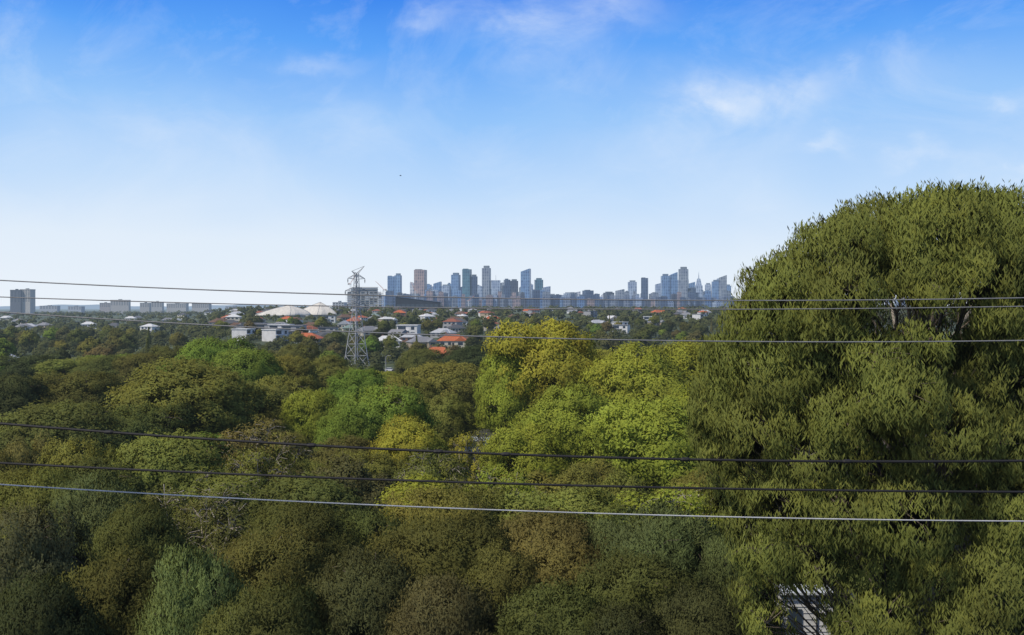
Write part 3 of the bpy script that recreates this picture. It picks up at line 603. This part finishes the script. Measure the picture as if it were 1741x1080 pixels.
def domes():
    for (px,top,w,label,ang,d,ex) in ((478,519,90,'larger white low domed roof, left of two',.15,1040,1.6),(534,514,74,'smaller white domed roof with taller peak, right of two',-.2,1085,1.35)):
        x,_,zt=P(px,top,d); g=ground(x,d); W=w/F*d; H=zt-g; t=empty('domed_hall',(x,d,g),ang); a=W/2; b=a*.45
        m=MB(); vs=[];fs=[]; nu,nv=36,12
        R=lambda f:(1-f**ex)
        for i in range(nv+1):
            f=i/nv
            for j in range(nu):
                th=2*PI*j/nu; q=R(f)*(1+.09*math.cos(5*th)); vs.append((a*q*math.cos(th)+a*.3*f,b*q*math.sin(th),1.5+(H-1.5)*f))
        for i in range(nv):
            for j in range(nu): fs.append((i*nu+j,i*nu+(j+1)%nu,(i+1)*nu+(j+1)%nu,(i+1)*nu+j))
        m.poly(vs,fs).obj('roof','paint',t,(.6,.56,.49))
        wl=MB(); wl.tube([(0,0,-4),(0,0,1.8)],[a*.9,a*.9],28); wo=wl.obj('wall','conc',t); wo.scale=(1,.45,1)
        r=MB()
        for j in range(5):
            th=2*PI*j/5; r.tube([(a*R(f)*1.092*math.cos(th)+a*.3*f,b*R(f)*1.092*math.sin(th),1.65+(H-1.5)*f) for f in np.linspace(0,1,10)],.25,4)
        r.obj('rib','steel',t); tag(t,label,'hall')
domes()
# ---------------------------------------------------------------- cars and poles by the road
def car(px,d,col,label,rz):
    x=(px-870.5)/F*d; z=ground(x,d)+.55; t=empty('parked_car',(x,d,z),rz)
    b=MB(); pr=[(-2.2,.35),(2.2,.35),(2.25,.75),(1.3,.95),(.7,1.0),(-2.1,1.0),(-2.25,.7)]
    n=len(pr); b.poly([(a,-.88,c) for a,c in pr]+[(a,.88,c) for a,c in pr],[tuple(range(n)),tuple(range(2*n-1,n-1,-1))]+[(i,n+i,n+(i+1)%n,(i+1)%n) for i in range(n)]); b.obj('body','paint',t,col)
    MB().taper(-1.9,.9,-.8,.8,1.0,1.42,.78,-.1).obj('window','glass',t); MB().box(-1.55,.35,-.62,.62,1.42,1.47).obj('roof','paint',t,col)
    for sx in (-1.35,1.4):
        for sy in (-.8,.8): MB().tube([(sx,sy-.1,.33),(sx,sy+.1,.33)],.33,12).obj('wheel','rubber',t)
    tag(t,label,'car')
car(664,403,(.75,.75,.75),'white car on the road right of the pylon foot',.1); car(676,400,(.04,.04,.05),'black car on the road between the two lamp posts',-.05); car(643,404,(.35,.36,.38),'silver car on the road nearest the pylon foot',.05)
for px,lab in ((656,'grey street lamp left of the black car'),(681,'grey street lamp right of the black car')):
    d=395; x=(px-870.5)/F*d; t=empty('street_lamp',(x,d,ground(x,d))); MB().tube([(0,0,0),(0,0,7)],[.14,.1],6).obj('post','steel',t); MB().tube([(0,0,7),(.5,0,7.4),(1.4,0,7.5)],.08,5).obj('arm','steel',t); MB().box(1.2,1.9,-.15,.15,7.4,7.55).obj('lamp_head','steel',t); tag(t,lab,'street lamp')
def bird():
    x,y,z=P(681,299,150); t=empty('bird',(x,y,z)); MB().tube([(-.16,0,0),(-.06,0,.02),(.07,0,.02),(.17,0,0)],[.02,.05,.045,.01],7).obj('body','bird',t)
    for s in (-1,1): MB().poly([(-.06,0,.03),(.07,0,.03),(.04,s*.2,.1),(-.08,s*.19,.09),(-.07,s*.42,.04)],[(0,1,2,3),(3,2,4)]).obj('wing','bird',t)
    tag(t,'tiny dark bird flying in the clear sky left of centre','bird')
bird()
# ---------------------------------------------------------------- labels
ORD=['first','second','third','fourth','fifth','sixth','seventh','eighth','ninth','tenth','eleventh','twelfth']
by={}
for o,l,px in REG: by.setdefault(l,[]).append((px,o))
for l,q in by.items():
    if len(q)>1:
        q.sort(key=lambda e:e[0])
        for i,(px,o) in enumerate(q): o['label']=l+', '+(ORD[i] if i<12 else str(i+1)+'th')+' from left'
# ---------------------------------------------------------------- sky and sun
sv=Vector((-.55,-.5,.9)).normalized(); el=math.asin(sv.z)
w=bpy.data.worlds.new('World'); sc.world=w; w.use_nodes=True; nt=w.node_tree; n=nt.nodes; l=nt.links; n.clear()
def mth(op,a,b=None,c=None):
    m=n.new('ShaderNodeMath'); m.operation=op
    for i,v in enumerate((a,b,c)):
        if v is None: continue
        if hasattr(v,'node'): l.new(v,m.inputs[i])
        else: m.inputs[i].default_value=v
    return m.outputs[0]
tc=n.new('ShaderNodeTexCoord'); s=n.new('ShaderNodeSeparateXYZ'); l.new(tc.outputs['Generated'],s.inputs[0]); X,Y,Z=s.outputs
yy=mth('MAXIMUM',Y,.08); U=mth('DIVIDE',X,yy); V=mth('DIVIDE',Z,yy)
def noise(vec,scale,detail=5,rough=.55,dist=0):
    q=n.new('ShaderNodeTexNoise'); q.inputs['Scale'].default_value=scale; q.inputs['Detail'].default_value=detail; q.inputs['Roughness'].default_value=rough; q.inputs['Distortion'].default_value=dist; l.new(vec,q.inputs['Vector']); return q.outputs['Fac']
cb=n.new('ShaderNodeCombineXYZ'); l.new(U,cb.inputs[0]); l.new(mth('MULTIPLY',V,1.5),cb.inputs[1]); UV=cb.outputs[0]
broad=noise(UV,2.2,3)
zf=mth('ADD',mth('MULTIPLY',Z,2.9),mth('MULTIPLY',mth('SUBTRACT',broad,.5),-.25))
base=ramp(nt,zf,[(0,(.83,.89,.96)),(.17,(.75,.85,.96)),(.34,(.53,.72,.97)),(.54,(.30,.56,.96)),(.74,(.11,.37,.93)),(.95,(.022,.19,.82))])
sky=n.new('ShaderNodeTexSky'); sky.sky_type='NISHITA'; sky.sun_disc=False; sky.sun_elevation=el; sky.sun_rotation=math.atan2(sv.x,sv.y)
nk=mixc(nt,'MULTIPLY',1.,sky.outputs[0],(.13,.13,.13,1))
mr=n.new('ShaderNodeMapRange'); mr.inputs[1].default_value=.34; mr.inputs[2].default_value=.6; l.new(Z,mr.inputs[0])
base=mixc(nt,'MIX',mr.outputs[0],base,nk)
n1=noise(UV,9,8,.62,.4)
du=mth('MULTIPLY',mth('SUBTRACT',n1,.5),.13); dv=mth('MULTIPLY',mth('SUBTRACT',noise(UV,13,6),.5),.09)
U2=mth('ADD',U,du); V2=mth('ADD',V,dv); tot=None
for (px,py,sx,sy,k) in ((930,45,95,55,.5),(1060,20,80,24,.35),(1285,165,105,50,.62),(1240,200,50,18,.4),(1380,145,45,26,.35),(1415,243,34,14,.5),(1705,188,30,14,.42),(1600,270,90,18,.38),(1738,275,22,12,.4),(600,215,100,50,.34),(550,115,75,16,.28),(730,28,40,20,.28),(1440,120,13,20,.3),(1180,270,190,80,.3),(150,190,70,30,.16),(20,50,60,25,.16),(320,240,160,70,.25),(1550,120,120,60,.2),(1000,130,60,30,.2)):
    a=mth('MULTIPLY',mth('SUBTRACT',U2,(px-870.5)/F),F/sx); b=mth('MULTIPLY',mth('SUBTRACT',V2,(522-py)/F),F/sy)
    e=mth('EXPONENT',mth('MULTIPLY',mth('ADD',mth('MULTIPLY',a,a),mth('MULTIPLY',b,b)),-.9)); e=mth('MULTIPLY',e,k); tot=e if tot is None else mth('ADD',tot,e)
det=n.new('ShaderNodeMapRange'); det.inputs[1].default_value=.32; det.inputs[2].default_value=.66; l.new(n1,det.inputs[0])
cf=mth('MULTIPLY',tot,mth('ADD',mth('MULTIPLY',det.outputs[0],.85),.15))
wisp=n.new('ShaderNodeMapRange'); wisp.inputs[1].default_value=.48; wisp.inputs[2].default_value=.8; wisp.inputs[4].default_value=.27; l.new(noise(UV,5,8,.65,1.2),wisp.inputs[0])
cf=mth('MINIMUM',mth('ADD',cf,wisp.outputs[0]),.8)
fin=mixc(nt,'MIX',cf,base,(.8,.88,.99,1))
bg=n.new('ShaderNodeBackground'); l.new(fin,bg.inputs[0]); bg.inputs[1].default_value=1.0
ow=n.new('ShaderNodeOutputWorld'); l.new(bg.outputs[0],ow.inputs[0])
sl=bpy.data.lights.new('Sun','SUN'); sl.energy=3.4; sl.angle=math.radians(3); sl.color=(1,.92,.78); so=bpy.data.objects.new('Sun',sl); COL.objects.link(so); so.rotation_euler=(-sv).to_track_quat('-Z','Y').to_euler()
cam=bpy.data.cameras.new('Camera'); co=bpy.data.objects.new('Camera',cam); COL.objects.link(co); co.location=(0,0,CZ); co.rotation_euler=(PI/2,0,0)
cam.sensor_width=36; cam.lens=36*F/1741; cam.shift_y=-18/1741; cam.clip_end=100000; cam.clip_start=.1; sc.camera=co
sc.view_settings.view_transform='Standard'; sc.view_settings.look='None'; sc.view_settings.exposure=0
